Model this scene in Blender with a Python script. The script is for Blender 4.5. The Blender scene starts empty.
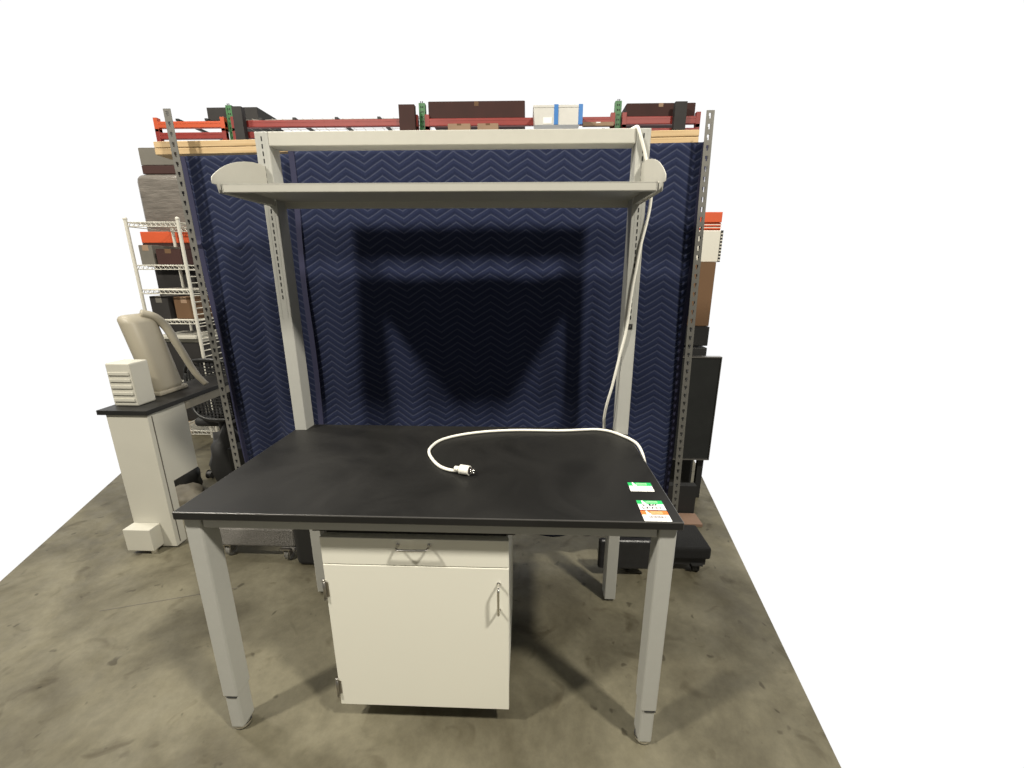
import bpy, bmesh, math, random
from mathutils import Vector, Matrix
random.seed(7)
S = bpy.context.scene
COL = S.collection

# ------------------------------------------------------------------ camera
cam_d = bpy.data.cameras.new('camera'); cam = bpy.data.objects.new('camera', cam_d); COL.objects.link(cam)
CY, CP, CR = -0.0330, 0.2602, 0.0017          # yaw, pitch down, roll
f = Vector((math.sin(CY)*math.cos(CP), math.cos(CY)*math.cos(CP), -math.sin(CP)))
r = Vector((math.cos(CY), -math.sin(CY), 0)); u = r.cross(f)
r2 = math.cos(CR)*r + math.sin(CR)*u; u2 = -math.sin(CR)*r + math.cos(CR)*u
M = Matrix((r2, u2, -f)).transposed().to_4x4(); M.translation = Vector((.2983, -1.0962, 1.5987))
cam.matrix_world = M
cam_d.sensor_fit = 'HORIZONTAL'; cam_d.sensor_width = 36; cam_d.lens = 420.3/1024*36
cam_d.clip_start = .02; cam_d.clip_end = 100
S.camera = cam

# ------------------------------------------------------------------ world: plain white sky added toward the view, dim fill light added behind
w = bpy.data.worlds.new('hall'); S.world = w; w.use_nodes = True
nt = w.node_tree; nt.nodes.clear()
tc = nt.nodes.new('ShaderNodeTexCoord'); sx = nt.nodes.new('ShaderNodeSeparateXYZ'); mr = nt.nodes.new('ShaderNodeMapRange')
mr.interpolation_type = 'SMOOTHSTEP'; mr.inputs['From Min'].default_value = .12; mr.inputs['From Max'].default_value = .36
mx = nt.nodes.new('ShaderNodeMix'); mx.data_type = 'RGBA'
mx.inputs[6].default_value = (.18, .172, .15, 1); mx.inputs[7].default_value = (1.02, 1.02, 1.02, 1)
bg = nt.nodes.new('ShaderNodeBackground'); wo = nt.nodes.new('ShaderNodeOutputWorld')
nt.links.new(tc.outputs['Generated'], sx.inputs[0]); nt.links.new(sx.outputs['Y'], mr.inputs['Value'])
nt.links.new(mr.outputs[0], mx.inputs[0]); nt.links.new(mx.outputs[2], bg.inputs['Color']); nt.links.new(bg.outputs[0], wo.inputs['Surface'])

# ------------------------------------------------------------------ the hall's ceiling lamps
def lamp(name, loc, watts, size, col=(1, .945, .83), aim=(0, .5, .6)):
    d = bpy.data.lights.new(name, 'AREA'); d.energy = watts; d.color = col; d.shape = 'DISK'; d.size = size
    o = bpy.data.objects.new(name, d); COL.objects.link(o); o.location = loc
    o.rotation_euler = (Vector(aim)-Vector(loc)).to_track_quat('-Z', 'Y').to_euler()
    return o
lamp('hall_lamp', (-3.756, -2.292, 6.169), 480, .5)
lamp('hall_lamp', (3.222, -2.35, 6.305), 480, .5)
lamp('hall_lamp', (-4.8, 1.75, 6.2), 190, .6)

S.view_settings.view_transform = 'Standard'; S.view_settings.look = 'None'
S.view_settings.exposure = 0; S.view_settings.gamma = 1; S.view_settings.use_curve_mapping = False

# ------------------------------------------------------------------ materials
def mat(name, col, rough=.5, metal=0, noise=0, nscale=8, bump=0, bscale=60, spec=None, stretch=None):
    m = bpy.data.materials.new(name); m.use_nodes = True
    t = m.node_tree; b = t.nodes['Principled BSDF']
    b.inputs['Base Color'].default_value = (*col, 1); b.inputs['Roughness'].default_value = rough; b.inputs['Metallic'].default_value = metal
    if spec is not None: b.inputs['Specular IOR Level'].default_value = spec
    c = t.nodes.new('ShaderNodeTexCoord')
    src = c.outputs['Object']
    if stretch:
        mp = t.nodes.new('ShaderNodeMapping'); mp.inputs['Scale'].default_value = stretch
        t.links.new(src, mp.inputs[0]); src = mp.outputs[0]
    if noise:
        n = t.nodes.new('ShaderNodeTexNoise'); n.inputs['Scale'].default_value = nscale; n.inputs['Detail'].default_value = 6
        t.links.new(src, n.inputs['Vector'])
        mm = t.nodes.new('ShaderNodeMix'); mm.data_type = 'RGBA'
        mm.inputs[6].default_value = (*[x*(1-noise) for x in col], 1); mm.inputs[7].default_value = (*[min(1, x*(1+noise)) for x in col], 1)
        t.links.new(n.outputs[0], mm.inputs[0]); t.links.new(mm.outputs[2], b.inputs['Base Color'])
    if bump:
        n2 = t.nodes.new('ShaderNodeTexNoise'); n2.inputs['Scale'].default_value = bscale; n2.inputs['Detail'].default_value = 4
        t.links.new(src, n2.inputs['Vector'])
        bp = t.nodes.new('ShaderNodeBump'); bp.inputs['Strength'].default_value = bump; bp.inputs['Distance'].default_value = .01
        t.links.new(n2.outputs[0], bp.inputs['Height']); t.links.new(bp.outputs[0], b.inputs['Normal'])
    return m

def node_math(t, op, a, b=None, c=None):
    n = t.nodes.new('ShaderNodeMath'); n.operation = op
    for i, v in enumerate((a, b, c)):
        if v is None: continue
        if isinstance(v, (int, float)): n.inputs[i].default_value = v
        else: t.links.new(v, n.inputs[i])
    return n.outputs[0]

def concrete():
    m = bpy.data.materials.new('stained_concrete'); m.use_nodes = True; t = m.node_tree; b = t.nodes['Principled BSDF']
    c = t.nodes.new('ShaderNodeTexCoord')
    def noise(sc, det=5, rough=.55, dist=0):
        n = t.nodes.new('ShaderNodeTexNoise'); n.inputs['Scale'].default_value = sc; n.inputs['Detail'].default_value = det
        n.inputs['Roughness'].default_value = rough; n.inputs['Distortion'].default_value = dist
        t.links.new(c.outputs['Object'], n.inputs['Vector']); return n.outputs[0]
    def ramp(v, p0, p1, c0, c1):
        rr = t.nodes.new('ShaderNodeValToRGB'); rr.color_ramp.elements[0].position = p0; rr.color_ramp.elements[1].position = p1
        rr.color_ramp.elements[0].color = (*c0, 1); rr.color_ramp.elements[1].color = (*c1, 1); t.links.new(v, rr.inputs[0]); return rr.outputs[0]
    def mul(a, bb, fac=1):
        mm = t.nodes.new('ShaderNodeMix'); mm.data_type = 'RGBA'; mm.blend_type = 'MULTIPLY'; mm.inputs[0].default_value = fac
        t.links.new(a, mm.inputs[6]); t.links.new(bb, mm.inputs[7]); return mm.outputs[2]
    base = ramp(noise(2.2, 6, .6, .4), .36, .64, (.084, .074, .048), (.168, .153, .106))
    fine = ramp(noise(26, 5, .7), .3, .7, (.86, .86, .85), (1.08, 1.08, 1.07))
    blot = ramp(noise(7, 3, .5, .8), .27, .40, (.60, .57, .52), (1, 1, 1))
    spots = ramp(noise(17, 2, .4, .3), .245, .30, (.50, .48, .45), (1, 1, 1))
    col = mul(mul(mul(base, fine), blot), spots)
    t.links.new(col, b.inputs['Base Color'])
    rr = ramp(noise(9), .3, .7, (.45,)*3, (.7,)*3); t.links.new(rr, b.inputs['Roughness'])
    b.inputs['Specular IOR Level'].default_value = .3
    bp = t.nodes.new('ShaderNodeBump'); bp.inputs['Strength'].default_value = .15; bp.inputs['Distance'].default_value = .004
    t.links.new(noise(60, 4), bp.inputs['Height']); t.links.new(bp.outputs[0], b.inputs['Normal'])
    return m

def quilt(name, period, pitch, slope, xoff, zoff):
    """navy moving-blanket cloth, stitched in rows of pale zigzag thread"""
    m = bpy.data.materials.new(name); m.use_nodes = True; t = m.node_tree; b = t.nodes['Principled BSDF']
    uv = t.nodes.new('ShaderNodeUVMap'); s = t.nodes.new('ShaderNodeSeparateXYZ'); t.links.new(uv.outputs[0], s.inputs[0])
    nz = t.nodes.new('ShaderNodeTexNoise'); nz.inputs['Scale'].default_value = 5; nz.inputs['Detail'].default_value = 2
    t.links.new(uv.outputs[0], nz.inputs['Vector'])
    jig = node_math(t, 'MULTIPLY', node_math(t, 'SUBTRACT', nz.outputs[0], .5), .03)
    x = node_math(t, 'ADD', node_math(t, 'ADD', s.outputs['X'], xoff + 50*period), jig)
    tri = node_math(t, 'PINGPONG', x, period/2)
    v = node_math(t, 'ADD', node_math(t, 'ADD', s.outputs['Y'], zoff), node_math(t, 'MULTIPLY', tri, slope))
    ph = node_math(t, 'FRACT', node_math(t, 'DIVIDE', v, pitch))
    d = node_math(t, 'ABSOLUTE', node_math(t, 'SUBTRACT', ph, .5))           # 0 on a stitch row, .5 between
    ln = t.nodes.new('ShaderNodeMapRange'); ln.interpolation_type = 'SMOOTHSTEP'
    ln.inputs['From Min'].default_value = .05; ln.inputs['From Max'].default_value = .15; ln.inputs['To Min'].default_value = 1; ln.inputs['To Max'].default_value = 0
    t.links.new(d, ln.inputs['Value'])
    n2 = t.nodes.new('ShaderNodeTexNoise'); n2.inputs['Scale'].default_value = 90; n2.inputs['Detail'].default_value = 3; t.links.new(uv.outputs[0], n2.inputs['Vector'])
    cl = t.nodes.new('ShaderNodeMix'); cl.data_type = 'RGBA'
    cl.inputs[6].default_value = (.0105, .0150, .041, 1); cl.inputs[7].default_value = (.0185, .0250, .062, 1); t.links.new(n2.outputs[0], cl.inputs[0])
    th = t.nodes.new('ShaderNodeMix'); th.data_type = 'RGBA'; th.inputs[7].default_value = (.070, .080, .125, 1)
    t.links.new(node_math(t, 'MULTIPLY', ln.outputs[0], .55), th.inputs[0]); t.links.new(cl.outputs[2], th.inputs[6]); t.links.new(th.outputs[2], b.inputs['Base Color'])
    b.inputs['Roughness'].default_value = .9; b.inputs['Specular IOR Level'].default_value = .15; b.inputs['Sheen Weight'].default_value = .04
    hgt = node_math(t, 'POWER', node_math(t, 'MULTIPLY', d, 2), .55)
    bp = t.nodes.new('ShaderNodeBump'); bp.inputs['Strength'].default_value = .45; bp.inputs['Distance'].default_value = .005
    t.links.new(hgt, bp.inputs['Height']); t.links.new(bp.outputs[0], b.inputs['Normal'])
    return m

def worktop_mat():
    m = mat('black_phenolic', (.020, .0195, .019), .42, spec=.26); t = m.node_tree; b = t.nodes['Principled BSDF']
    c = t.nodes.new('ShaderNodeTexCoord')
    n = t.nodes.new('ShaderNodeTexNoise'); n.inputs['Scale'].default_value = 3.2; n.inputs['Detail'].default_value = 7; n.inputs['Distortion'].default_value = 1.2
    t.links.new(c.outputs['Object'], n.inputs['Vector'])
    rr = t.nodes.new('ShaderNodeMapRange'); rr.inputs['From Min'].default_value = .3; rr.inputs['From Max'].default_value = .7
    rr.inputs['To Min'].default_value = .36; rr.inputs['To Max'].default_value = .56
    t.links.new(n.outputs[0], rr.inputs['Value']); t.links.new(rr.outputs[0], b.inputs['Roughness'])
    mm = t.nodes.new('ShaderNodeMix'); mm.data_type = 'RGBA'; mm.inputs[6].default_value = (.0085, .0085, .0082, 1); mm.inputs[7].default_value = (.0225, .0218, .0205, 1)
    t.links.new(n.outputs[0], mm.inputs[0]); t.links.new(mm.outputs[2], b.inputs['Base Color'])
    return m

def wood(name, c0, c1):
    m = mat(name, c0, .7); t = m.node_tree; b = t.nodes['Principled BSDF']
    c = t.nodes.new('ShaderNodeTexCoord'); mp = t.nodes.new('ShaderNodeMapping'); mp.inputs['Scale'].default_value = (1.2, 14, 40)
    t.links.new(c.outputs['Object'], mp.inputs[0])
    n = t.nodes.new('ShaderNodeTexNoise'); n.inputs['Scale'].default_value = 2; n.inputs['Detail'].default_value = 6; t.links.new(mp.outputs[0], n.inputs['Vector'])
    rr = t.nodes.new('ShaderNodeValToRGB'); rr.color_ramp.elements[0].position = .3; rr.color_ramp.elements[1].position = .65
    rr.color_ramp.elements[0].color = (*c1, 1); rr.color_ramp.elements[1].color = (*c0, 1); t.links.new(n.outputs[0], rr.inputs[0]); t.links.new(rr.outputs[0], b.inputs['Base Color'])
    return m

MT = dict(
    floor=concrete(), top=worktop_mat(),
    edgehighlight=mat('worktop_edge_highlight', (.055, .053, .050), .3),  # lighter colour on the bevel paints in the highlight along the worktop edge
    frame=mat('grey_powder_coat', (.42, .42, .39), .45, noise=.04, nscale=40, bump=.05, bscale=300),
    shelf=mat('light_grey_paint', (.48, .47, .42), .42, noise=.04, nscale=30),
    slot=mat('slot_dark', (.012, .012, .012), .8),
    cab=mat('white_cabinet_paint', (.80, .785, .69), .38, noise=.015, nscale=3),
    cabdark=mat('dark_steel_rail', (.03, .028, .025), .5),
    seam=mat('dark_seam', (.10, .09, .075), .8),  # dark tone of the floor joint and the panel groove
    chrome=mat('chrome', (.75, .73, .70), .16, metal=1),
    steel=mat('brushed_steel', (.42, .40, .37), .32, metal=1),
    cord=mat('white_cord_rubber', (.86, .84, .76), .45),
    plugface=mat('plug_face_dark', (.06, .05, .05), .5),
    paper=mat('label_paper', (.90, .90, .87), .6), green=mat('label_green', (.02, .50, .13), .6), green2=mat('label_pale_green', (.33, .72, .36), .6),
    orange=mat('label_orange', (.90, .20, .045), .6), orange2=mat('label_pale_orange', (.92, .45, .22), .6), ink=mat('ink', (.04, .035, .04), .6), inkgrey=mat('label_print', (.16, .12, .14), .7),
    quilt1=quilt('quilted_navy_cloth', .165, .0335, .62, 0.043, 0), quilt2=quilt('quilted_navy_cloth_second', .165, .0335, .62, .07, .01),
    bind=mat('navy_binding_tape', (.022, .023, .060), .85),
    lumber=wood('pine_lumber', (.62, .46, .26), (.46, .31, .15)), plywood=mat('worn_plywood', (.23, .145, .10), .7, noise=.3, nscale=10),
    angle=mat('galvanised_angle', (.17, .165, .15), .5, metal=.3, noise=.15, nscale=20),
    carpet=mat('grey_carpet', (.20, .19, .175), 1, noise=.6, nscale=160, bump=1, bscale=220), blackcarpet=mat('black_carpet', (.010, .010, .010), 1, noise=.5, nscale=160, bump=.8, bscale=220),
    rubber=mat('black_rubber', (.018, .018, .018), .6), darkwood=mat('dark_brown_board', (.035, .018, .012), .7, noise=.3, nscale=8),
    greywheel=mat('grey_wheel', (.17, .165, .15), .5), black=mat('black_plastic', (.012, .012, .012), .45), mesh=mat('black_chair_mesh', (.02, .02, .02), .7),
    bluish=mat('black_vinyl', (.022, .022, .024), .38, noise=.4, nscale=30, bump=.5, bscale=14),
    white=mat('off_white_laminate', (.50, .485, .42), .5, noise=.05, nscale=6), beige=mat('beige_plastic', (.31, .28, .215), .5, noise=.06, nscale=10),
    wire=mat('epoxy_wire', (.62, .60, .53), .4), red=mat('red_rack_beam', (.26, .026, .02), .5, noise=.25, nscale=6), orangebeam=mat('orange_rack_beam', (.55, .085, .025), .5, noise=.1, nscale=6),
    greenpost=mat('green_rack_post', (.045, .17, .055), .5, noise=.25, nscale=9), brown=mat('brown_cardboard', (.13, .07, .032), .8, noise=.15, nscale=5),
    maroon=mat('dark_maroon_carton', (.040, .012, .009), .8, noise=.35, nscale=5), tan=mat('tan_carton', (.30, .20, .13), .8, noise=.2, nscale=6), greybox=mat('grey_carton', (.14, .13, .11), .8, noise=.2, nscale=5),
    wrap=mat('stretch_wrap', (.15, .135, .12), .25, noise=.65, nscale=5, bump=.8, bscale=9, stretch=(1, 1, 5)), darkload=mat('dark_load', (.020, .018, .017), .7, noise=.5, nscale=9),
    clear=mat('frosted_bin_plastic', (.62, .61, .57), .3, noise=.08, nscale=20), blue=mat('blue_strap', (.02, .17, .50), .45),
    bag=mat('grey_brown_bag', (.13, .115, .085), .6, noise=.5, nscale=12, bump=.6, bscale=16),
    panel=mat('dark_glazed_panel', (.020, .021, .020), .3, noise=.3, nscale=10), hide=mat('pallet_wood', (.34, .26, .16), .8, noise=.2, nscale=10),
)

# ------------------------------------------------------------------ mesh builder
ORG = {}
class MB:
    def __init__(s): s.bm = bmesh.new(); s.uv = None
    def _new(s, verts, mi):
        for v in verts:
            for fc in v.link_faces: fc.material_index = mi
    def box(s, x0, x1, y0, y1, z0, z1, mi=0, bev=0, seg=2, rot=None, piv=None):
        g = bmesh.ops.create_cube(s.bm, size=1); vs = g['verts']
        for v in vs: v.co = Vector(((x0+x1)/2+v.co.x*(x1-x0), (y0+y1)/2+v.co.y*(y1-y0), (z0+z1)/2+v.co.z*(z1-z0)))
        if rot is not None:
            p = Vector(piv) if piv is not None else Vector(((x0+x1)/2, (y0+y1)/2, (z0+z1)/2))
            bmesh.ops.rotate(s.bm, verts=vs, cent=p, matrix=rot)
        s._new(vs, mi)
        if bev:
            es = list({e for v in vs for e in v.link_edges})
            rr = bmesh.ops.bevel(s.bm, geom=es, offset=bev, segments=seg, profile=.5, affect='EDGES')
            for fc in rr['faces']: fc.material_index = mi
        return s
    def cyl(s, c, rad, h, axis='Z', mi=0, n=24, r2=None, bev=0):
        g = bmesh.ops.create_cone(s.bm, cap_ends=True, segments=n, radius1=rad, radius2=rad if r2 is None else r2, depth=h); vs = g['verts']
        rm = {'Z': Matrix.Identity(3), 'X': Matrix.Rotation(math.pi/2, 3, 'Y'), 'Y': Matrix.Rotation(-math.pi/2, 3, 'X')}[axis]
        for v in vs: v.co = rm @ v.co + Vector(c)
        s._new(vs, mi)
        if bev:
            es = [e for e in {e for v in vs for e in v.link_edges} if any(len(fc.verts) > 4 for fc in e.link_faces)]
            rr = bmesh.ops.bevel(s.bm, geom=es, offset=bev, segments=2, profile=.5, affect='EDGES')
            for fc in rr['faces']: fc.material_index = mi
        return s
    def ball(s, c, rad, mi=0, sc=(1, 1, 1), n=16):
        g = bmesh.ops.create_uvsphere(s.bm, u_segments=n, v_segments=n//2+2, radius=rad)
        for v in g['verts']: v.co = Vector((v.co.x*sc[0], v.co.y*sc[1], v.co.z*sc[2])) + Vector(c)
        s._new(g['verts'], mi); return s
    def tube(s, pts, rad, mi=0, n=10, smooth=0, radii=None):
        P = [Vector(p) for p in pts]
        if smooth:
            Q = []
            for i in range(len(P)-1):
                a, b, c, d = P[max(0, i-1)], P[i], P[i+1], P[min(len(P)-1, i+2)]
                for k in range(smooth):
                    t = k/smooth
                    Q.append(.5*((2*b)+(c-a)*t+(2*a-5*b+4*c-d)*t*t+(3*b-a-3*c+d)*t**3))
            Q.append(P[-1]); P = Q
        rings = []; up = None
        for i, p in enumerate(P):
            t = (P[min(i+1, len(P)-1)]-P[max(i-1, 0)]).normalized()
            if up is None: up = Vector((0, 0, 1)) if abs(t.z) < .9 else Vector((1, 0, 0))
            sd = t.cross(up).normalized(); up = sd.cross(t).normalized()
            rd = rad if radii is None else radii[0]+(radii[1]-radii[0])*i/(len(P)-1)
            rings.append([s.bm.verts.new(p+rd*(math.cos(2*math.pi*k/n)*sd+math.sin(2*math.pi*k/n)*up)) for k in range(n)])
        for a, b in zip(rings, rings[1:]):
            for k in range(n):
                fc = s.bm.faces.new((a[k], a[(k+1) % n], b[(k+1) % n], b[k])); fc.material_index = mi; fc.smooth = True
        for rg, rev in ((rings[0], 0), (rings[-1], 1)):
            fc = s.bm.faces.new(rg if rev else rg[::-1]); fc.material_index = mi
        return s
    def prism(s, poly, axis, a0, a1, mi=0, bev=0, bmi=None):
        def mk(p, a): return {'X': (a, p[0], p[1]), 'Y': (p[0], a, p[1]), 'Z': (p[0], p[1], a)}[axis]
        A = [s.bm.verts.new(mk(p, a0)) for p in poly]; B = [s.bm.verts.new(mk(p, a1)) for p in poly]; n = len(poly)
        fs = [s.bm.faces.new(A[::-1]), s.bm.faces.new(B)] + [s.bm.faces.new((A[i], A[(i+1) % n], B[(i+1) % n], B[i])) for i in range(n)]
        for fc in fs: fc.material_index = mi
        if bev:
            es = list({e for v in A+B for e in v.link_edges})
            rr = bmesh.ops.bevel(s.bm, geom=es, offset=bev, segments=2, profile=.5, affect='EDGES')
            for fc in rr['faces']: fc.material_index = mi if bmi is None else bmi
        return s
    def lathe(s, prof, c, mi=0, n=24):
        rings = [[s.bm.verts.new((c[0]+q*math.cos(2*math.pi*k/n), c[1]+q*math.sin(2*math.pi*k/n), c[2]+z)) for k in range(n)] for q, z in prof]
        for a, b in zip(rings, rings[1:]):
            for k in range(n):
                fc = s.bm.faces.new((a[k], a[(k+1) % n], b[(k+1) % n], b[k])); fc.material_index = mi; fc.smooth = True
        s.bm.faces.new(rings[0][::-1]).material_index = mi; s.bm.faces.new(rings[-1]).material_index = mi
        return s
    def build(s, name, mats, parent=None, origin=(0, 0, 0), smooth=False):
        org = ORG[parent.name] if parent is not None else Vector(origin)
        for v in s.bm.verts: v.co -= org
        bmesh.ops.recalc_face_normals(s.bm, faces=s.bm.faces)
        if smooth:
            for fc in s.bm.faces: fc.smooth = True
        me = bpy.data.meshes.new(name); s.bm.to_mesh(me); s.bm.free()
        for m in (mats if isinstance(mats, (list, tuple)) else [mats]): me.materials.append(MT[m])
        o = bpy.data.objects.new(name, me); COL.objects.link(o)
        if parent is not None: o.parent = parent
        else: o.location = org
        ORG[o.name] = org.copy()
        return o
def tag(o, label, cat, group=None):
    o['label'] = label; o['category'] = cat
    if group: o['group'] = group
    return o
def thing(name, loc, label, cat, group=None):
    o = bpy.data.objects.new(name, None); COL.objects.link(o); o.location = loc; o.empty_display_size = .1
    ORG[o.name] = Vector(loc); return tag(o, label, cat, group)
def copy_tree(o, parent=None):
    c = o.copy(); COL.objects.link(c)
    if parent is not None: c.parent = parent
    for ch in [x for x in bpy.data.objects if x.parent == o]: copy_tree(ch, c)
    return c

# ------------------------------------------------------------------ floor
FZ = -.012
b = MB(); b.prism([(-1.45, -1.8), (1.06, -1.8), (2.30, 5.2), (-4.40, 5.2)], 'Z', FZ-.02, FZ)
fl = b.build('floor', 'floor'); fl['kind'] = 'structure'
b = MB(); b.box(-1.8, -1.2, .672, .676, FZ-.004, FZ+.0010, 0, rot=Matrix.Rotation(.30, 3, 'Z'), piv=(-1.35, .674, 0))
jt = b.build('trim_1', 'seam'); jt['kind'] = 'structure'

# ------------------------------------------------------------------ the lab bench
W2, D, ZT, TT = .762, .764, .8943, .0262
bench = thing('lab_bench', (0, .38, 0), 'grey steel lab bench with black worktop and overhead shelf on tall rear posts', 'lab bench')
PX, PY = .0536, .0737
b = MB()
e = .0005
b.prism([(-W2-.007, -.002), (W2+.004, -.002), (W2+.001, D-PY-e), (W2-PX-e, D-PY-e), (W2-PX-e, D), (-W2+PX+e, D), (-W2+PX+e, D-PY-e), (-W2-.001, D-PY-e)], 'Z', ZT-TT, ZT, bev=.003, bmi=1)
b.build('worktop', ['top', 'edgehighlight'], bench)
def front_leg(sx):
    x1 = sx*(W2-.006); x0 = sx*(W2-.006-.0535); lo, hi = min(x0, x1), max(x0, x1)
    m = MB(); m.box(lo, hi, .016, .089, .150, ZT-TT, bev=.006, seg=3)
    L = m.build('leg', 'frame', bench)
    cx = (lo+hi)/2; m = MB(); m.box(lo+.0035, hi-.0035, .0185, .0855, .004, .170, bev=.008, seg=3); m.box(cx-.014, cx+.024, .0150, .02, .1488, .1500, mi=1)
    m.build('leg_extension', ['frame', 'slot'], L)
    m = MB(); cx = (lo+hi)/2
    m.cyl((cx, .050, FZ+.010), .0295, .012, bev=.004); m.cyl((cx, .050, FZ+.002), .027, .004, mi=1); m.cyl((cx, .050, FZ+.02), .012, .02)
    m.build('levelling_foot', ['chrome', 'rubber'], L, smooth=False)
front_leg(-1); front_leg(1)
def upright(sx):
    x1 = sx*W2; x0 = sx*(W2-PX); lo, hi = min(x0, x1), max(x0, x1); cx = (lo+hi)/2
    m = MB(); m.box(lo, hi, D-PY, D, .002, 2.1225, bev=.003)
    # slotted channel down the front face
    z = 2.105
    while z > (1.50 if sx < 0 else 1.40):
        m.box(cx-.0022, cx+.0022, D-PY-.0009, D-PY+.002, z-.0165, z, mi=1); z -= .0262
    for dx in (-.0125, .0125): m.box(cx+dx-.0007, cx+dx+.0007, D-PY-.0006, D-PY+.001, 1.40, 2.12, mi=0)
    if sx > 0:
        m.box(cx-.010, cx+.010, D-PY-.003, D-PY+.002, 1.368, 1.389, mi=1); m.box(cx-.003, cx+.003, D-PY-.0038, D-PY, 1.375, 1.383, mi=2)
    U = m.build('upright', ['frame', 'slot', 'steel'], bench)
    m = MB(); m.cyl((cx, D-PY/2, FZ+.008), .024, .016, bev=.003); m.build('levelling_foot', 'rubber', U)
upright(-1); upright(1)
b = MB(); b.box(-W2+PX, W2-PX, D-PY, D, 2.071, 2.1225, bev=.003); b.build('crossbar', 'shelf', bench)
b = MB(); b.box(-W2+.065, W2-.065, .020, .046, .829, ZT-TT, bev=.002); b.build('front_rail', 'frame', bench)
b = MB(); b.box(-W2+PX, W2-PX, D-.06, D-.02, .815, ZT-TT, bev=.002); b.build('back_rail', 'frame', bench)
for sx in (-1, 1):
    a0, a1 = sorted((sx*(W2-.016), sx*(W2-.050))); b = MB(); b.box(a0, a1, .090, D-PY, .829, ZT-TT, bev=.002); b.build('side_rail', 'frame', bench)
# overhead shelf: a folded sheet-steel tray between two curved end brackets
b = MB()
SY0, SY1, SZ = .388, .686, 1.8805
SB = .757
b.box(-.716, .716, SY0, SY1, SZ-.003, SZ); b.box(-.7078, .7078, SY1-.001, SB, SZ-.003, SZ)
b.box(-.716, .716, SY0, SY0+.016, SZ-.0275, SZ+.0003, bev=.0025)
b.box(-.7078, .7078, SB-.004, SB, SZ-.028, SZ+.034)
for sx in (-1, 1):
    a0, a1 = sorted((sx*.716, sx*.7125)); b.box(a0, a1, SY0, SY1, SZ-.027, SZ-.001)
shelf = b.build('overhead_shelf', 'shelf', bench)
gab = [(.372, 1.8785), (.371, 1.888), (.3735, 1.899), (.395, 1.916), (.42, 1.9325), (.45, 1.949), (.484, 1.9635), (.52, 1.976), (.56, 1.987), (.61, 1.9965), (.655, 2.0), (.6895, 1.999), (.6895, 1.853), (.40, 1.8535), (.393, 1.8785)]
for sx in (-1, 1):
    a0, a1 = sorted((sx*.7340, sx*.7368)); b = MB(); b.prism(gab, 'X', a0, a1)
    a0, a1 = sorted((sx*.7165, sx*.734)); b.box(a0, a1, .62, .6895, 1.855, 1.872)
    b.build('shelf_bracket', 'shelf', shelf)
    a0, a1 = sorted((sx*.7162, sx*.7215)); b = MB(); b.box(a0, a1, SY0+.002, SY0+.02, SZ-.0265, SZ-.001, bev=.0015); b.build('end_cap', 'steel', shelf)

# ------------------------------------------------------------------ suspended base cabinet
cabt = thing('base_cabinet', (-.05, .30, .10), 'white base cabinet with one drawer and one door hung under the black bench top', 'cabinet')
CX0, CX1, CF = -.3585, .2512, .060
b = MB(); b.box(CX0+.003, CX1-.003, CF+.019, .60, .083, .7735, bev=.002)
b.build('carcass', 'cab', cabt)
b = MB(); b.box(CX0-.035, CX1+.02, CF+.028, .60, .779, .8275); b.box(CX0-.037, CX1+.022, CF+.024, .06+CF, .818, .8278); b.box(CX0+.01, CX1-.01, CF+.03, .59, .7725, .785)
b.build('hanging_rail', 'cabdark', cabt)
b = MB(); b.box(CX0, CX1, CF, CF+.018, .6760, .7755, bev=.0018); dr = b.build('drawer_front', 'cab', cabt)
b = MB(); b.box(CX0, CX1, CF, CF+.018, .0806, .6730, bev=.0018); dor = b.build('door', 'cab', cabt)
def pull(p0, p1, drop, parent, name='handle'):
    p0, p1 = Vector(p0), Vector(p1); d = (p1-p0).normalized(); out = Vector((0, -.030, 0)); m = MB()
    a = p0; q = [a, a+out*.55, a+out*.85+d*.003, a+out+d*.013]; z = [p1+out-d*.013, p1+out*.85-d*.003, p1+out*.55, p1]
    m.tube(q+z, .0042, n=12, smooth=5)
    for p in (p0, p1): m.cyl((p.x, p.y-.0012, p.z), .0065, .0024, 'Y', n=16)
    m.build(name, 'chrome', parent, smooth=True)['label'] = 'chrome bow handle'
pull((-.1045, CF, .7545), (-.0035, CF, .7555), 0, dr)
pull((.2178, CF, .6155), (.2178, CF, .514), 0, dor)
for z in (.577, .161):
    m = MB(); m.tube([(CX0-.003, CF-.004, z-.036), (CX0-.003, CF-.004, z+.036)], .0048, n=12)
    m.ball((CX0-.003, CF-.004, z+.037), .0056); m.ball((CX0-.003, CF-.004, z-.037), .0056)
    m.box(CX0-.002, CX0+.004, CF-.003, CF+.012, z-.03, z+.03); m.box(CX0-.0005, CX0+.010, CF-.0016, CF+.001, z-.028, z+.028)
    m.build('hinge', 'steel', dor)['label'] = 'steel barrel hinge'

# ------------------------------------------------------------------ cords
pc = thing('power_cord', (.1, .5, ZT), 'white power cord with three-prong plug lying across the black bench top', 'cord')
R = .0060; zz = ZT+R
pts = [(.058, .283, zz+.006), (.030, .292, zz+.002), (-.010, .320, zz), (-.048, .369, zz), (-.083, .442, zz), (-.088, .501, zz), (-.062, .578, zz), (.011, .638, zz), (.118, .682, zz), (.23, .703, zz), (.321, .708, zz), (.458, .708, zz), (.56, .722, zz), (.62, .730, zz), (.672, .716, zz), (.703, .690, zz), (.730, .655, zz), (.755, .612, zz+.001), (.774, .570, zz-.004), (.783, .525, zz-.022), (.786, .485, zz-.055), (.786, .455, zz-.12)]
b = MB(); b.tube(pts, R, n=12, smooth=6); b.build('cable', 'cord', pc, smooth=True)
b = MB()
ax = Vector((1, -.30, 0)).normalized(); p = Vector((.046, .2865, ZT+.0188))
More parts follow.
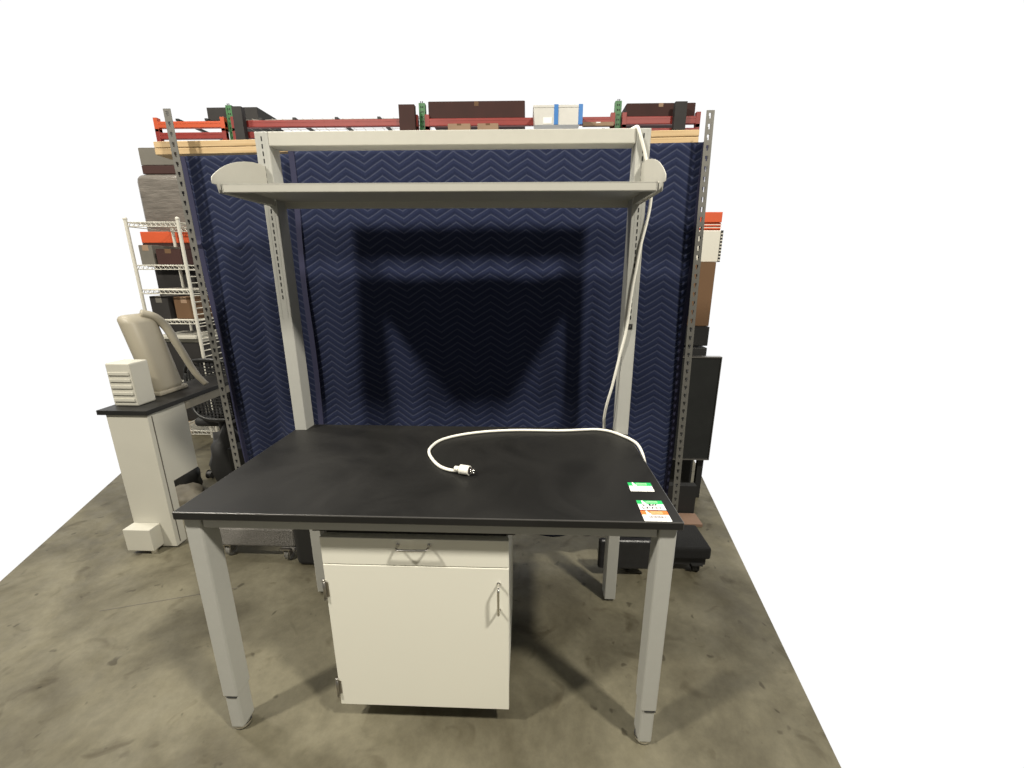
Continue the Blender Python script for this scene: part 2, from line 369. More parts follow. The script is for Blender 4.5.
b.tube([p, p+ax*.012, p+ax*.024], .0088, n=14)
for k in range(4): b.tube([p+ax*(.002+k*.006), p+ax*(.005+k*.006)], .0098, n=14)
b.tube([p+ax*.022, p+ax*.026, p+ax*.030, p+ax*.054, p+ax*.058], .0172, n=20)
pl = b.build('plug', 'cord', pc, smooth=False)
b = MB(); q = p+ax*.0582; side = Vector((-ax.y, ax.x, 0))
b.tube([q-ax*.0002, q+ax*.0006], .0140, mi=1, n=18); b.build('plug_face', ['cord', 'plugface'], pl)
for dx, dz, rd in ((-.0062, .002, 0), (.0062, .002, 0), (0, -.0075, 1)):
    c = q+side*dx+Vector((0, 0, dz)); m = MB()
    if rd: m.tube([c, c+ax*.020], .0024, n=10)
    else: m.tube([c+Vector((0, 0, -.003)), c+Vector((0, 0, -.003))+ax*.017], .0012, n=6); m.tube([c+Vector((0, 0, .001)), c+Vector((0, 0, .001))+ax*.017], .0012, n=6); m.tube([c+Vector((0, 0, .004)), c+Vector((0, 0, .004))+ax*.017], .0012, n=6)
    m.build('prong', 'chrome', pl)
b = MB()
b.tube([(.69, .745, 2.1285), (.702, .715, 2.1300), (.709, .690, 2.1255), (.716, .681, 2.105), (.727, .680, 2.075), (.743, .680, 2.029), (.762, .676, 1.955), (.7765, .678, 1.889), (.773, .682, 1.816), (.7525, .682, 1.704), (.742, .682, 1.62), (.731, .682, 1.529), (.719, .682, 1.364), (.701, .686, 1.257), (.680, .695, 1.124), (.664, .712, 1.03), (.662, .745, .955), (.670, .776, .90), (.674, .782, .80), (.672, .782, .70)], R, n=12, smooth=6)
tag(b.build('hanging_cable', 'cord', origin=(.67, .78, .70), smooth=True), 'white cable hanging from the crossbar down the right rear post', 'cable')

# ------------------------------------------------------------------ lot stickers on the worktop
def sticker(x0, y0, w, h, shear, cols, kind, label):
    m = MB(); zb = ZT+.0002
    def q(u0, u1, v0, v1, mi, lift):      # u across, v from near edge to far edge (fractions)
        P = [(x0+shear*v*h+u*w, y0+v*h) for u, v in ((u0, v0), (u1, v0), (u1, v1), (u0, v1))]
        m.prism(P, 'Z', zb+lift, zb+lift+.0003, mi)
    q(0, 1, 0, 1, 0, 0)
    q(0, 1, .62, 1, 1, .0003)
    q(.36, .80, .70, .93, 2, .0005)
    q(.19, .255, .62, 1, 0, .0005); q(.255, .30, .62, .86, 0, .0005); q(.30, .35, .62, .74, 0, .0005)
    for k in range(9): q(.38+k*.045, .405+k*.045, .745, .83, 1, .0007)
    if kind == 'barcode':
        u = .24
        while u < .86:
            wd = random.choice((.008, .014, .022)); q(u, u+wd, .30, .50, 3, .0003); u += wd+random.choice((.008, .012, .018))
        for k in range(10): q(.30+k*.052, .325+k*.052, .20, .25, 3, .0003)
    if kind == 'hand':
        def stroke(pl):
            for (ua, va), (ub, vb) in zip(pl, pl[1:]):
                a = Vector((x0+shear*va*h+ua*w, y0+va*h)); c = Vector((x0+shear*vb*h+ub*w, y0+vb*h)); d = c-a
                if d.length < 1e-6: continue
                nn = Vector((-d.y, d.x)).normalized()*.0010
                m.prism([tuple(a-nn), tuple(c-nn), tuple(c+nn), tuple(a+nn)], 'Z', zb+.0008, zb+.0011, 3)
        r1 = [[(.16, .52), (.21, .57), (.23, .50), (.17, .42), (.25, .42)], [(.33, .56), (.33, .44)], [(.43, .42), (.43, .60), (.50, .58), (.44, .51), (.52, .46), (.43, .42)], [(.56, .60), (.56, .42)], [(.63, .60), (.57, .51), (.64, .42)], [(.68, .60), (.68, .42)], [(.68, .58), (.74, .58)]]
        r2 = [[(.14, .33), (.14, .10), (.22, .10)], [(.28, .12), (.34, .14), (.34, .32), (.27, .16), (.28, .12)], [(.41, .28), (.41, .12)], [(.49, .10), (.50, .30), (.56, .26), (.50, .19)], [(.63, .28), (.70, .12)], [(.70, .28), (.63, .12)], [(.77, .28), (.81, .20), (.85, .28)], [(.81, .20), (.80, .10)]]
        for s_ in r1+r2: stroke(s_)
    o = m.build('sticker', cols, origin=(x0+w/2, y0+h/2, ZT))
    return tag(o, label, 'label', 'lot stickers on the bench top')
sticker(.653, .1765, .0785, .060, .03, ['paper', 'green', 'green2', 'ink'], '', 'green-topped white sticker, blank below, farthest from the bench front edge')
sticker(.654, .0635, .080, .0545, .02, ['paper', 'green', 'green2', 'ink'], 'hand', 'green-topped white sticker with black handwriting, just behind the orange one')
sticker(.652, .0025, .080, .0555, .02, ['paper', 'orange', 'orange2', 'inkgrey'], 'barcode', 'orange-topped white sticker with barcode at the bench front right corner')

# ------------------------------------------------------------------ backdrop: moving blankets on a lumber header between slotted uprights
def ss(a, b_, x): t = max(0, min(1, (x-a)/(b_-a))); return t*t*(3-2*t)
def blanket(name, x0, x1, z0, yb, m, label, folds, xl=0, ztop=lambda x: 2.141+.0128*x, crease=None, thick=.009, xr=0):
    bm = bmesh.new(); uvl = bm.loops.layers.uv.new('UVMap')
    nx = int((x1-x0)/.014); nz = int((2.15-z0)/.02); G = []
    for i in range(nx+1):
        rowv = []
        for j in range(nz+1):
            fx = i/nx; x = x0+(x1-x0)*fx; zt = ztop(x); z = z0+(zt-z0)*j/nz; dn = 1-(z-z0)/(zt-z0)
            y = yb
            for (cx, wd, am, sl, t0) in folds:
                c = cx+sl*dn; y -= am*ss(t0, t0+.35, dn)*math.exp(-((x-c)/wd)**2)
            y += .006*math.sin(x*9+z*2.3)*dn + .004*math.sin(x*23+1.3+z*4)*dn
            if crease: y -= crease[2]*math.exp(-((z-crease[0]-.02*math.sin(x*9))/crease[1])**2)*ss(0, .02, dn)*(1 if x < crease[3] else math.exp(-((x-crease[3])/.05)**2))
            xx = x+xl*dn*(1-fx)+xr*(1-dn)**2*fx+.004*math.sin(z*7+i*.02)*(1 if i in (0, nx) else .3)
            rowv.append((bm.verts.new((xx, y, z)), (x, z)))
        G.append(rowv)
    for i in range(nx):
        for j in range(nz):
            q = [G[i][j], G[i+1][j], G[i+1][j+1], G[i][j+1]]; fc = bm.faces.new([k[0] for k in q]); fc.smooth = True
            for lp, k in zip(fc.loops, q): lp[uvl].uv = k[1]
    org = Vector(((x0+x1)/2, yb, z0))
    strips = []
    for col in (0, nx):
        strips.append([G[col][j][0].co.copy() for j in range(nz+1)])
    for v in bm.verts: v.co -= org
    me = bpy.data.meshes.new(name); bm.to_mesh(me); bm.free(); me.materials.append(MT[m])
    o = bpy.data.objects.new(name, me); COL.objects.link(o); o.location = org; ORG[o.name] = org
    so = o.modifiers.new('thick', 'SOLIDIFY'); so.thickness = thick; so.offset = 0
    for s_ in strips:
        b2 = MB(); sdx = .010 if s_ is strips[0] else -.010
        A = [b2.bm.verts.new((c.x-sdx*1.2, c.y-.0075, c.z)) for c in s_]; B = [b2.bm.verts.new((c.x+sdx*1.4, c.y-.0075, c.z)) for c in s_]
        C_ = [b2.bm.verts.new((c.x-sdx*1.2, c.y+.0065, c.z)) for c in s_]; D_ = [b2.bm.verts.new((c.x+sdx*1.4, c.y+.0065, c.z)) for c in s_]
        for k in range(len(s_)-1):
            for P, Q in ((A, B), (C_, D_), (A, C_), (B, D_)): b2.bm.faces.new((P[k], Q[k], Q[k+1], P[k+1]))
        b2.build('edge_binding', 'bind', o, smooth=False)
    return tag(o, label, 'blanket', 'navy moving blankets of the backdrop')
blanket('moving_blanket', -1.334, -.755, .30, 1.045, 'quilt2', 'narrow navy quilted moving blanket hanging left of the left rear bench post',
        [(-1.02, .05, .035, .02, .05), (-1.20, .09, .02, .0, .2), (-.93, .05, .02, .0, .1)], xl=.075, crease=(1.72, .012, .010, -1.07))
blanket('moving_blanket', -.787, 1.07, .17, 1.003, 'quilt1', 'wide navy quilted moving blanket hanging behind the bench between the rear posts',
        [(-.62, .10, .022, .03, .2), (-.25, .09, .025, .0, .3), (.10, .13, .018, .0, .2), (.48, .09, .035, -.01, .15), (.66, .05, .022, 0, .2), (.93, .08, .02, 0, .3), (-.80, .035, .02, 0, .02)], xr=.018)
def board(z0, z1, y0, x0, x1, label):
    m = MB(); m.box(x0, x1, y0, y0+.089, z0, z1, bev=.003, rot=Matrix.Rotation(-.0118, 3, 'Y'), piv=(0, y0, (z0+z1)/2))
    return tag(m.build('lumber_board', 'lumber', origin=((x0+x1)/2, y0+.04, z0)), label, 'board', 'pine boards of the backdrop header')
board(2.150, 2.178, 1.05, -1.465, 1.07, 'lower pine board of the header, with the blankets hung just below it')
board(2.180, 2.207, 1.05, -1.465, 1.07, 'upper pine board of the header, lying on the other board')
def angle_post(xt, xb, zt, zb, y, label, fl):
    """galvanised slotted angle leaning slightly, with a row of keyhole slots"""
    m = MB(); H = zt-zb; wd = .034; n = int(H/.0405)
    for sx in (-1, 1): a0, a1 = sorted((sx*.0065, sx*wd/2)); m.box(a0, a1, 0, .0025, 0, H)
    for k in range(n+1):
        z = k*H/n; m.box(-.0066, .0066, 0, .0025, max(0, z-.010), min(H, z+.010))
        if k < n: m.box(-.0066, -.0032, 0, .0025, z+.01, z+.019); m.box(.0032, .0066, 0, .0025, z+.01, z+.019)
    a0, a1 = sorted((fl*wd/2, fl*(wd/2-.0025))); m.box(a0, a1, .0025, .034, 0, H)
    sh = (xt-xb)/H
    for v in m.bm.verts: v.co = Vector((xb+v.co.x+sh*v.co.z, y+v.co.y, zb+v.co.z))
    return tag(m.build('slotted_post', 'angle', origin=(xb, y, zb)), label, 'post', 'slotted steel posts of the backdrop')
angle_post(-1.312, -1.278, 2.30, .24, .975, 'slotted grey steel post at the left edge of the blankets', -1)
angle_post(1.070, 1.110, 2.262, .24, .945, 'slotted grey steel post at the right edge of the blankets', 1)

# ------------------------------------------------------------------ dollies under the backdrop
def caster(parent, x, y, zt, r, fork='steel', wheel='greywheel'):
    m = MB(); m.box(x-.03, x+.03, y-.03, y+.03, zt-.006, zt); m.box(x-.018, x-.014, y-.02, y+.03, r*.7, zt-.004); m.box(x+.014, x+.018, y-.02, y+.03, r*.7, zt-.004); m.cyl((x, y+.01, r), .006, .045, 'X')
    c = m.build('caster', fork, parent)
    m = MB(); m.cyl((x, y+.01, r), r, .026, 'X', bev=.005); m.build('wheel', wheel, c)
d1 = thing('furniture_dolly', (-1.20, 1.10, 0), 'grey carpeted furniture dolly on casters behind the left front bench leg', 'dolly')
b = MB(); b.box(-1.50, -1.005, .945, 1.035, .085, .205, bev=.012); b.build('carpet_rail', 'carpet', d1)
b = MB(); b.box(-1.50, -1.005, 1.19, 1.28, .085, .205, bev=.012); b.build('carpet_rail', 'carpet', d1)
b = MB(); b.box(-1.46, -1.40, 1.036, 1.189, .10, .19); b.build('cross_board', 'darkwood', d1)
b = MB(); b.box(-1.08, -1.02, 1.036, 1.189, .10, .19); b.build('cross_board', 'darkwood', d1)
b = MB(); b.box(-1.09, -1.01, .940, 1.03, .060, .0845, bev=.004); b.build('carpet_flap', 'carpet', d1)
for x, y in ((-1.425, .985), (-1.06, .955), (-1.425, 1.23), (-1.06, 1.23)): caster(d1, x, y, .084, .037)
d2 = thing('furniture_dolly', (1.10, 1.10, 0), 'black carpeted dolly on casters behind the right front bench leg', 'dolly')
b = MB(); b.box(.80, 1.315, .90, 1.13, .10, .170, bev=.012); b.build('carpet_deck', 'blackcarpet', d2)
b = MB(); b.box(.82, 1.30, .925, .95, .05, .10); b.build('frame_rail', 'rubber', d2)
b = MB(); b.box(.82, 1.30, 1.07, 1.10, .05, .10); b.build('frame_rail', 'rubber', d2)
for x in (.87, 1.25):
    for y in (.935, 1.08): caster(d2, x, y, .06, .027, 'rubber', 'black')
# black vinyl pad hanging over the left half of the dolly
b = MB(); b.box(.70, .98, .862, .896, .055, .235, bev=.016, seg=3)
tag(b.build('vinyl_bag', 'bluish', origin=(.84, .88, .055)), 'shiny black vinyl bag leaning on the dolly between the two right bench legs', 'bag')
b = MB(); b.box(-.985, -.66, .90, .975, .0, .27, bev=.025, seg=3)
tag(b.build('storage_case', 'rubber', origin=(-.82, .93, 0)), 'black case on the floor beside the left rear bench leg', 'case')
b = MB(); b.box(1.255, 1.465, 1.36, 1.49, .0, .022, bev=.002)
tag(b.build('plywood_sheet', 'plywood', origin=(1.36, 1.48, 0)), 'reddish brown plywood offcut on the floor behind the right post', 'board')
b = MB(); b.prism([(1.50, 0), (1.685, 0), (1.685, .03), (1.62, .05), (1.55, .22), (1.50, .22)], 'X', 1.24, 1.46); 
tag(b.build('panel_base', 'rubber', origin=(1.35, 1.65, 0)), 'black wedge foot on the floor behind the right slotted post', 'base')

# ------------------------------------------------------------------ left: second bench, machine, mesh chair, wire shelving
sb = thing('side_bench', (-1.95, 1.4, 0), 'white lab bench with black top at the left edge of the photo', 'lab bench')
b = MB(); b.box(-2.06, -1.775, 1.02, 1.84, .845, .872, bev=.002); b.build('worktop', 'top', sb)
b = MB(); b.box(-1.815, -1.792, 1.105, 1.30, .405, .8445); b.build('modesty_panel', 'white', sb)
b = MB(); b.box(-2.02, -1.787, 1.03, 1.105, .012, .8445, bev=.002); b.box(-1.790, -1.785, 1.055, 1.06, .03, .83, mi=1); b.build('end_panel', ['white', 'seam'], sb)
b = MB(); b.box(-1.815, -1.79, 1.30, 1.80, .790, .8445); b.build('side_rail', 'beige', sb)
b = MB(); b.box(-2.02, -1.86, .955, 1.03, .03, .17, bev=.004); b.build('plinth', 'white', sb)
b = MB()
b.cyl((-1.89, .99, .015), .018, .03, mi=0)
b.build('levelling_foot', 'chrome', sb)
mc = thing('lab_machine', (-1.95, 1.35, .872), 'beige bell-shaped lab machine with a curved arm on the white side bench', 'machine')
b = MB(); b.box(-2.05, -1.935, 1.30, 1.50, .8725, 1.36, bev=.05, seg=4)
for v in b.bm.verts: v.co.x += -.10*max(0, (v.co.z-1.0)/.36)**2 + .02*(1.36-v.co.z)
b.build('body', 'beige', mc, smooth=True)
b = MB(); b.box(-2.05, -1.925, 1.29, 1.51, .8725, .90, bev=.008); b.build('foot_plate', 'beige', mc)
b = MB(); b.tube([(-2.06, 1.42, 1.36), (-2.02, 1.47, 1.335), (-1.985, 1.50, 1.27), (-1.945, 1.50, 1.18), (-1.905, 1.50, 1.09), (-1.872, 1.50, 1.01), (-1.835, 1.50, .945), (-1.80, 1.51, .893)], .026, n=12, smooth=5, radii=(.028, .016)); b.build('arm', 'beige', mc, smooth=True)
b = MB(); b.box(-2.03, -1.890, 1.10, 1.22, .8725, 1.12, bev=.008)
for k in range(5): b.box(-2.02, -1.90, 1.094, 1.101, .90+k*.038, .918+k*.038, bev=.002)
tag(b.build('ribbed_case', 'white', origin=(-1.97, 1.14, .8725)), 'ribbed off-white case in front of the beige machine on the side bench', 'case')
q = MB(); q.box(-1.74, -1.50, 1.50, 1.72, 0, .44, bev=.01)
tag(q.build('equipment_case', 'rubber', origin=(-1.86, 1.65, 0)), 'matt black case on the floor between the white side bench and the left slotted post', 'case')
# mesh chair
ch = thing('office_chair', (-2.20, 2.13, 0), 'black mesh-back office chair behind the white side bench', 'chair')
b = MB(); cxx, cyy = -2.06, 1.90
def ov(t, sx=.235, sz=.235, zc=.745): 
    return (cxx+sx*math.copysign(abs(math.cos(t))**.75, math.cos(t)), cyy+.03*math.cos(2*t), zc+sz*math.copysign(abs(math.sin(t))**.75, math.sin(t)))
lp = [ov(2*math.pi*k/40) for k in range(41)]; b.tube(lp, .014, n=8)
b.build('back_frame', 'black', ch, smooth=True)
b = MB()
for k in range(-7, 8):
    x = cxx+k*.029; h = .225*(1-abs(k/8)**2.4)**.45; b.tube([(x, cyy, .745-h), (x+.004, cyy-.012, .745), (x, cyy, .745+h)], .0072, n=6, smooth=4)
for k in range(-9, 10):
    z = .745+k*.0235; wv = .225*(1-abs(k/10)**2.4)**.45; b.tube([(cxx-wv, cyy, z), (cxx, cyy-.014, z+.003), (cxx+wv, cyy, z)], .0042, n=5, smooth=4)
b.build('back_mesh', 'mesh', ch)
b = MB(); b.box(cxx-.24, cxx+.24, cyy+.02, cyy+.48, .43, .50, bev=.03, seg=3); b.build('seat', 'mesh', ch)
b = MB(); b.tube([(cxx, cyy+.02, .54), (cxx, cyy+.01, .42), (cxx, cyy+.12, .40), (cxx, cyy+.25, .42)], .02, n=8, smooth=4); b.build('back_bracket', 'black', ch)
b = MB(); b.cyl((cxx, cyy+.25, .27), .025, .34); b.build('gas_column', 'black', ch)
b = MB()
for k in range(5):
    a = k*2*math.pi/5+.3; b.tube([(cxx, cyy+.25, .13), (cxx+.28*math.cos(a), cyy+.25+.28*math.sin(a), .075)], .02, n=8)
base = b.build('base', 'black', ch)
for k in range(5):
    a = k*2*math.pi/5+.3; m = MB(); m.cyl((cxx+.29*math.cos(a), cyy+.25+.29*math.sin(a), .029), .029, .04, 'X', bev=.006); m.build('caster', 'black', base)
# junk under the side bench
def lump(name, x, y, rx, ry, rz, m, label, cat, seed, z=0):
    rnd = random.Random(seed); q = MB(); g = bmesh.ops.create_icosphere(q.bm, subdivisions=3, radius=1)
    ph = [rnd.uniform(0, 6) for _ in range(6)]
    for v in g['verts']:
        c = v.co.copy(); k = 1+.14*math.sin(4*c.x+ph[0])*math.cos(5*c.y+ph[1])+.08*math.sin(9*c.z+ph[2]+4*c.x)+.05*math.sin(13*c.y+ph[3])
        v.co = Vector((x+rx*c.x*k, y+ry*c.y*k, z+max(0, rz*(c.z*k+.75)/1.75)))
    return tag(q.build(name, m, origin=(x, y, z), smooth=True), label, cat)
lump('rubbish_bag', -1.90, 1.735, .15, .085, .50, 'rubber', 'tall black rubbish bag slumped under the far end of the white side bench', 'bag', 5)
lump('cloth_heap', -2.25, 1.70, .11, .07, .24, 'black', 'black cloth heap on the floor behind the crumpled grey-brown bag', 'cloth', 9)
lump('plastic_bag', -2.06, 1.45, .13, .12, .17, 'bag', 'crumpled grey-brown plastic bag on the floor below the white side bench', 'bag', 3)
# wire shelving
ws = thing('wire_shelving', (-2.65, 2.45, 0), 'off-white wire shelving unit behind the left slotted post', 'shelving')
WX0, WX1, WY0, WY1 = -2.80, -2.385, 2.26, 2.70
for x in (WX0, WX1):
    for y in (WY0, WY1):
        b = MB(); b.cyl((x, y, 1.0), .0125, 1.98, n=12); b.ball((x, y, 1.99), .015); b.build('post', 'wire', ws, smooth=False)
for z in (1.965, 1.645, 1.455, 1.215, .70, .25):
    b = MB()
    for y in (WY0, WY1):
        for dz in (0, -.03): b.tube([(WX0, y, z+dz), (WX1, y, z+dz)], .004, n=6)
        nn = 22
        b.tube([(WX0+(WX1-WX0)*k/nn, y, z-(.03 if k % 2 else 0)) for k in range(nn+1)], .0032, n=5)
    for x in (WX0, WX1): b.tube([(x, WY0, z), (x, WY1, z)], .004, n=6); b.tube([(x, WY0, z-.03), (x, WY1, z-.03)], .004, n=6)
    for k in range(1, 19): x = WX0+(WX1-WX0)*k/19; b.tube([(x, WY0, z+.003), (x, WY1, z+.003)], .0028, n=5)
    b.build('wire_shelf', 'wire', ws)
b = MB(); z = .66
while z < 1.62: b.tube([(WX1+.002, WY0, z), (WX1+.002, WY1, z)], .0045, n=6); z += .05
b.tube([(WX1+.002, (WY0+WY1)/2, .62), (WX1+.002, (WY0+WY1)/2, 1.64)], .004, n=6); b.build('end_ladder', 'wire', ws)
def carton(x0, x1, y0, y1, z0, z1, m, label, tape=None, name='carton', cat='box'):
    q = MB(); q.box(x0, x1, y0, y1, z0, z1, bev=.004)
    if tape: q.box((x0+x1)/2-.025, (x0+x1)/2+.025, y0-.0006, y1+.0006, z0+(z1-z0)*.72, z1+.0006, mi=1); q.box(x0+.01, x1-.01, y0-.0004, y1+.0004, z1-.004, z1+.0003, mi=0)
    return tag(q.build(name, [m, tape] if tape else m, origin=((x0+x1)/2, (y0+y1)/2, z0)), label, cat)
zs = .006
carton(-2.77, -2.62, 2.29, 2.60, 1.215+zs, 1.405, 'darkload', 'black box on the third wire shelf, beside the outer post', 'greybox')
carton(-2.58, -2.41, 2.30, 2.58, 1.215+zs, 1.40, 'brown', 'brown carton on the third wire shelf, nearest the blankets', 'tan')
carton(-2.77, -2.66, 2.29, 2.60, 1.645+zs, 1.80, 'greybox', 'grey carton on the second wire shelf from the top', 'tan')
carton(-2.62, -2.42, 2.27, 2.58, 1.645+zs, 1.77, 'maroon', 'dark maroon carton on the second wire shelf from the top', 'brown')
carton(-2.77, -2.40, 2.29, 2.62, .70+zs, 1.02, 'darkload', 'wide black box on the fourth wire shelf, under the white tray', 'rubber')
q = MB(); q.box(-2.77, -2.40, 2.29, 2.60, 1.027, 1.06, bev=.004); q.box(-2.78, -2.42, 2.26, 2.58, 1.06, 1.085, bev=.003)
tag(q.build('paper_tray', 'white', origin=(-2.6, 2.42, 1.027)), 'flat white tray lying on the wide black box in the wire shelving', 'tray')
# wrapped load on a pallet and carton stack beyond the shelving
pal = thing('pallet_load', (-3.05, 3.2, 0), 'tall pallet load in crinkled grey stretch wrap behind the wire shelving', 'pallet load')
b = MB()
for k in range(5): b.box(-3.17, -2.42, 2.80+k*.15, 2.90+k*.15, .10, .125)
for x in (-3.17, -2.84, -2.50): b.box(x, x+.08, 2.80, 3.5, 0, .10)
b.build('pallet', 'hide', pal)
b = MB(); b.box(-3.16, -2.44, 2.83, 3.48, .126, 1.85, bev=.02); b.build('dark_cartons', 'darkload', pal)
b = MB()
b.box(-3.16, -2.43, 2.81, 3.49, 1.84, 2.43, bev=.07, seg=4); b.build('wrapped_top', 'wrap', pal, smooth=True)
for z0, lab in ((1.845, 'upper'), (1.690, 'lower')):
    q = MB(); q.box(-3.14, -2.46, 2.745, 2.80, z0, z0+.095 if lab == 'upper' else z0+.065, bev=.004)
    q.box(-3.14, -2.46, 2.75, 2.795, z0-.05, z0-.001, mi=1)
    tag(q.build('steel_beam', ['orangebeam', 'maroon'], origin=(-2.9, 2.77, z0-.05)), f'{lab} of two orange beams seen through the wire shelving, against the pallet load', 'beam', 'orange beams behind the wire shelving')

carton(-3.10, -2.50, 2.86, 3.40, 2.432, 2.50, 'maroon', 'flat dark maroon carton on top of the wrapped pallet load', None)
carton(-3.10, -2.50, 2.86, 3.40, 2.502, 2.64, 'greybox', 'dull grey carton, topmost of the stack on the wrapped pallet load', 'tan')
# ------------------------------------------------------------------ right: glazed panel, carton, white box
pn = thing('framed_panel', (1.50, 1.74, .05), 'dark framed panel standing behind the right slotted post', 'panel')
b = MB(); b.box(1.24, 1.60, 1.70, 1.73, .33, 1.06); b.build('pane', 'panel', pn)
b = MB(); b.box(1.235, 1.605, 1.693, 1.735, 1.06, 1.068); b.box(1.235, 1.605, 1.693, 1.735, .322, .33); b.box(1.60, 1.605, 1.693, 1.735, .33, 1.06); b.box(1.235, 1.24, 1.693, 1.735, .33, 1.06); b.build('metal_edge', 'steel', pn)
b = MB(); b.box(1.26, 1.30, 1.738, 1.77, 0, 1.06); b.box(1.55, 1.59, 1.738, 1.77, 0, 1.06); b.build('stand', 'rubber', pn)
carton(1.25, 1.57, 1.86, 2.25, 0, 1.10, 'rubber', 'tall black case standing behind the framed dark panel', None, 'equipment_case', 'case')
carton(1.25, 1.57, 1.86, 2.25, 1.101, 1.235, 'black', 'low black box on top of the tall black case behind the right post', 'rubber')
carton(1.26, 1.57, 1.88, 2.24, 1.237, 1.665, 'brown', 'brown cardboard carton stacked behind the right slotted post', 'brown')
wb = MB(); wb.box(1.40, 1.585, 1.90, 2.2, 1.667, 1.868, bev=.004); wb.box(1.585, 1.60, 1.90, 2.2, 1.667, 1.868, mi=1)
for k in range(9): wb.box(1.586, 1.599, 1.898, 1.9, 1.675+k*.021, 1.683+k*.021, mi=0)
tag(wb.build('white_crate', ['wire', 'rubber'], origin=(1.5, 2.05, 1.667)), 'white crate with dark lattice edge on top of the brown carton', 'crate')
q = MB(); q.box(1.36, 1.59, 1.92, 2.0, 1.92, 1.985, bev=.003); q.box(1.36, 1.59, 1.93, 1.99, 1.87, 1.918, mi=0)
for k in range(2): q.box(1.36, 1.59, 1.915, 1.92, 1.885+k*.018, 1.890+k*.018, mi=1)
tag(q.build('steel_beam', ['orangebeam', 'wire'], origin=(1.55, 1.95, 1.87)), 'red steel beam with pale stripes lying on the white crate', 'beam')

# ------------------------------------------------------------------ pallet rack beyond the backdrop
rk = thing('pallet_rack', (-1.0, 4.8, 0), 'tall pallet rack with green posts and red beams beyond the blankets', 'rack')
RY = 4.4
for x in (-3.225, -.935, 1.33):
    for y in (RY, RY+1.0):
        m = MB(); m.box(x-.036, x-.020, y, y+.07, 0, 3.50); m.box(x+.020, x+.036, y, y+.07, 0, 3.50); m.box(x-.02, x+.02, y+.004, y+.07, 0, 3.50)
        for k in range(14):
            for dx in (-.010, .010): m.box(x+dx-.005, x+dx+.005, y+.0025, y+.0045, 2.85+k*.05, 2.868+k*.05, mi=1)
        m.build('post', ['greenpost', 'slot'], rk)
    for k in range(5):
        m = MB(); m.tube([(x, RY+.07, .3+k*.62), (x, RY+1.0, .3+k*.62+(.5 if k % 2 else 0))], .018, n=6); m.build('brace', 'greenpost', rk)
def beam(x0, x1, y, z0, z1, m):
    q = MB(); q.box(x0, x1, y-.052, y-.002, z0, z1, bev=.006); q.box(x0, x1, y-.054, y-.05, z1-.028, z1-.022); q.box(x0, x0+.05, y-.056, y-.001, z0-.04, z1+.04, bev=.003); q.box(x1-.05, x1, y-.056, y-.001, z0-.04, z1+.04, bev=.003)
    return q.build('beam', m, rk)
beam(-4.12, -3.265, RY, 3.135, 3.205, 'red'); beam(-3.185, -.975, RY, 3.135, 3.205, 'red'); beam(-.895, 1.29, RY, 3.15, 3.205, 'red'); beam(1.37, 2.25, RY, 3.15, 3.205, 'red')
beam(-4.12, -3.265, RY, 3.252, 3.322, 'orangebeam'); beam(-3.185, -.975, RY, 3.250, 3.325, 'red'); beam(-.895, 1.29, RY, 3.245, 3.325, 'red'); beam(1.37, 2.25, RY, 3.245, 3.325, 'red')
beam(-3.185, -.975, RY+1.07, 3.25, 3.325, 'red'); beam(-.895, 1.29, RY+1.07, 3.25, 3.325, 'red')
for x in (-3.85, -3.50, -2.85, -2.45, -1.95, -1.45): 
    m = MB(); m.box(x, x+.035, RY-.05, RY+1.05, 3.326, 3.35); m.build('deck_support', 'rubber', rk)
m = MB()
for k in range(20): m.tube([(-3.2+k*.12, RY, 3.353), (-3.2+k*.12, RY+1.05, 3.353)], .003, n=4)
for k in range(9): m.tube([(-3.2, RY+.05+k*.12, 3.358), (-.95, RY+.05+k*.12, 3.358)], .003, n=4)
m.build('wire_deck', 'wire', rk)
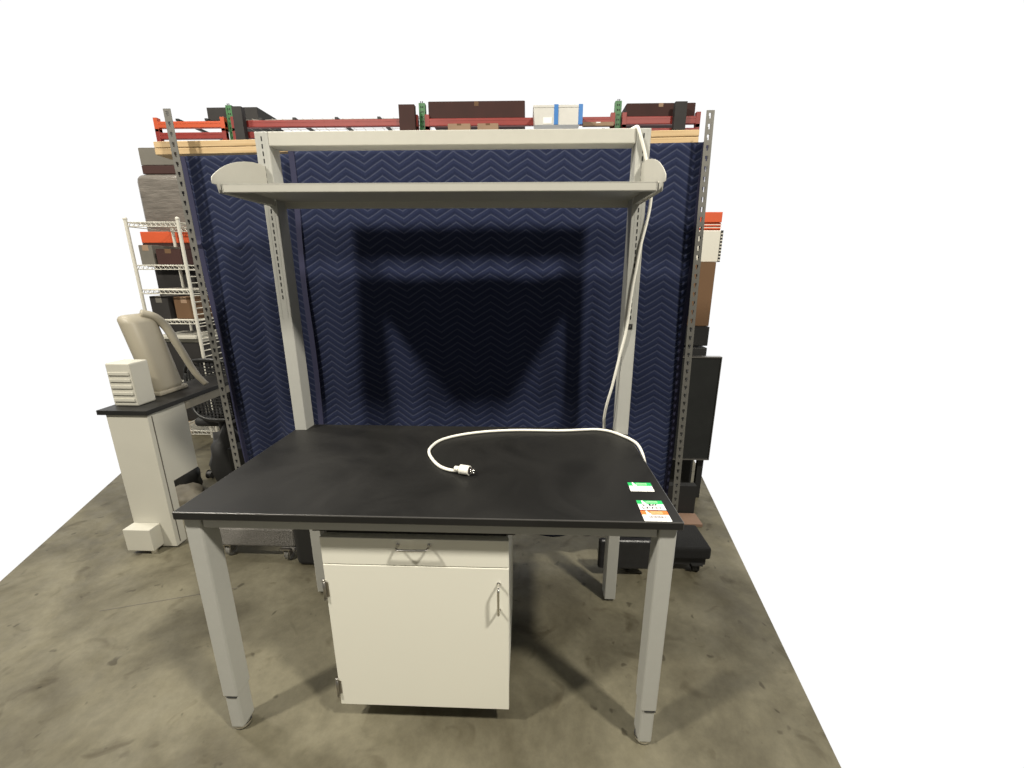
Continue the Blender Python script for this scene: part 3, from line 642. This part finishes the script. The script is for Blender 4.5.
carton(-3.56, -2.94, RY+.1, RY+.6, 3.362, 3.50, 'darkload', 'black load on the wire deck left of the first green rack post', None, 'dark_load', 'load')
for x0, x1, m_ in ((-3.10, -2.99, 'darkload'), (-1.17, -.99, 'maroon'), (1.93, 2.06, 'darkload')):
    m = MB(); m.box(x0, x1, RY-.14, RY-.07, 0, 3.44); m.build('post_guard', m_, rk)
carton(-.86, .26, RY, RY+.8, 3.327, 3.50, 'maroon', 'long dark carton on the rack beam right of the middle green post', 'brown')
carton(-.62, -.36, RY-.12, RY-.06, 3.17, 3.235, 'tan', 'tan carton end in the dark rack bay, left one of two', 'brown')
carton(-.28, -.04, RY-.12, RY-.06, 3.17, 3.235, 'tan', 'tan carton end in the dark rack bay, next to the frosted bin', 'brown')
carton(1.42, 2.2, RY, RY+.8, 3.327, 3.46, 'maroon', 'dark carton on the rack beam at the far right', 'tan')
carton(.92, 1.27, RY-.10, RY-.058, 3.205, 3.245, 'tan', 'pale flat carton edge between the rack beams left of the right green post', 'paper')
bn = thing('storage_bin', (.60, RY-.2, 3.13), 'frosted white storage bin with two blue straps high on the rack', 'bin')
b = MB(); b.prism([(.37, 3.13), (.85, 3.13), (.865, 3.30), (.355, 3.30)], 'Y', RY-.40, RY-.06); b.box(.35, .87, RY-.405, RY-.058, 3.292, 3.318, bev=.005); b.build('tub', 'clear', bn)
for x in (.575, .835): b = MB(); b.box(x, x+.045, RY-.408, RY-.40, 3.13, 3.32, bev=.002); b.box(x, x+.045, RY-.408, RY-.056, 3.3185, 3.322); b.build('strap', 'blue', bn)
b = MB(); b.box(.46, .55, RY-.4055, RY-.40, 3.14, 3.20); b.build('paper_label', 'paper', bn)

# everything that stands on the floor goes down to the slab with it
for o in list(COL.objects):
    if o.parent is None and 'label' in o and o.name.split('.')[0] in ('furniture_dolly', 'vinyl_bag', 'storage_case', 'plywood_sheet', 'panel_base', 'side_bench', 'lab_machine', 'ribbed_case', 'office_chair', 'plastic_bag', 'rubbish_bag', 'cloth_heap', 'pallet_rack', 'framed_panel', 'equipment_case'):
        o.location.z += FZ
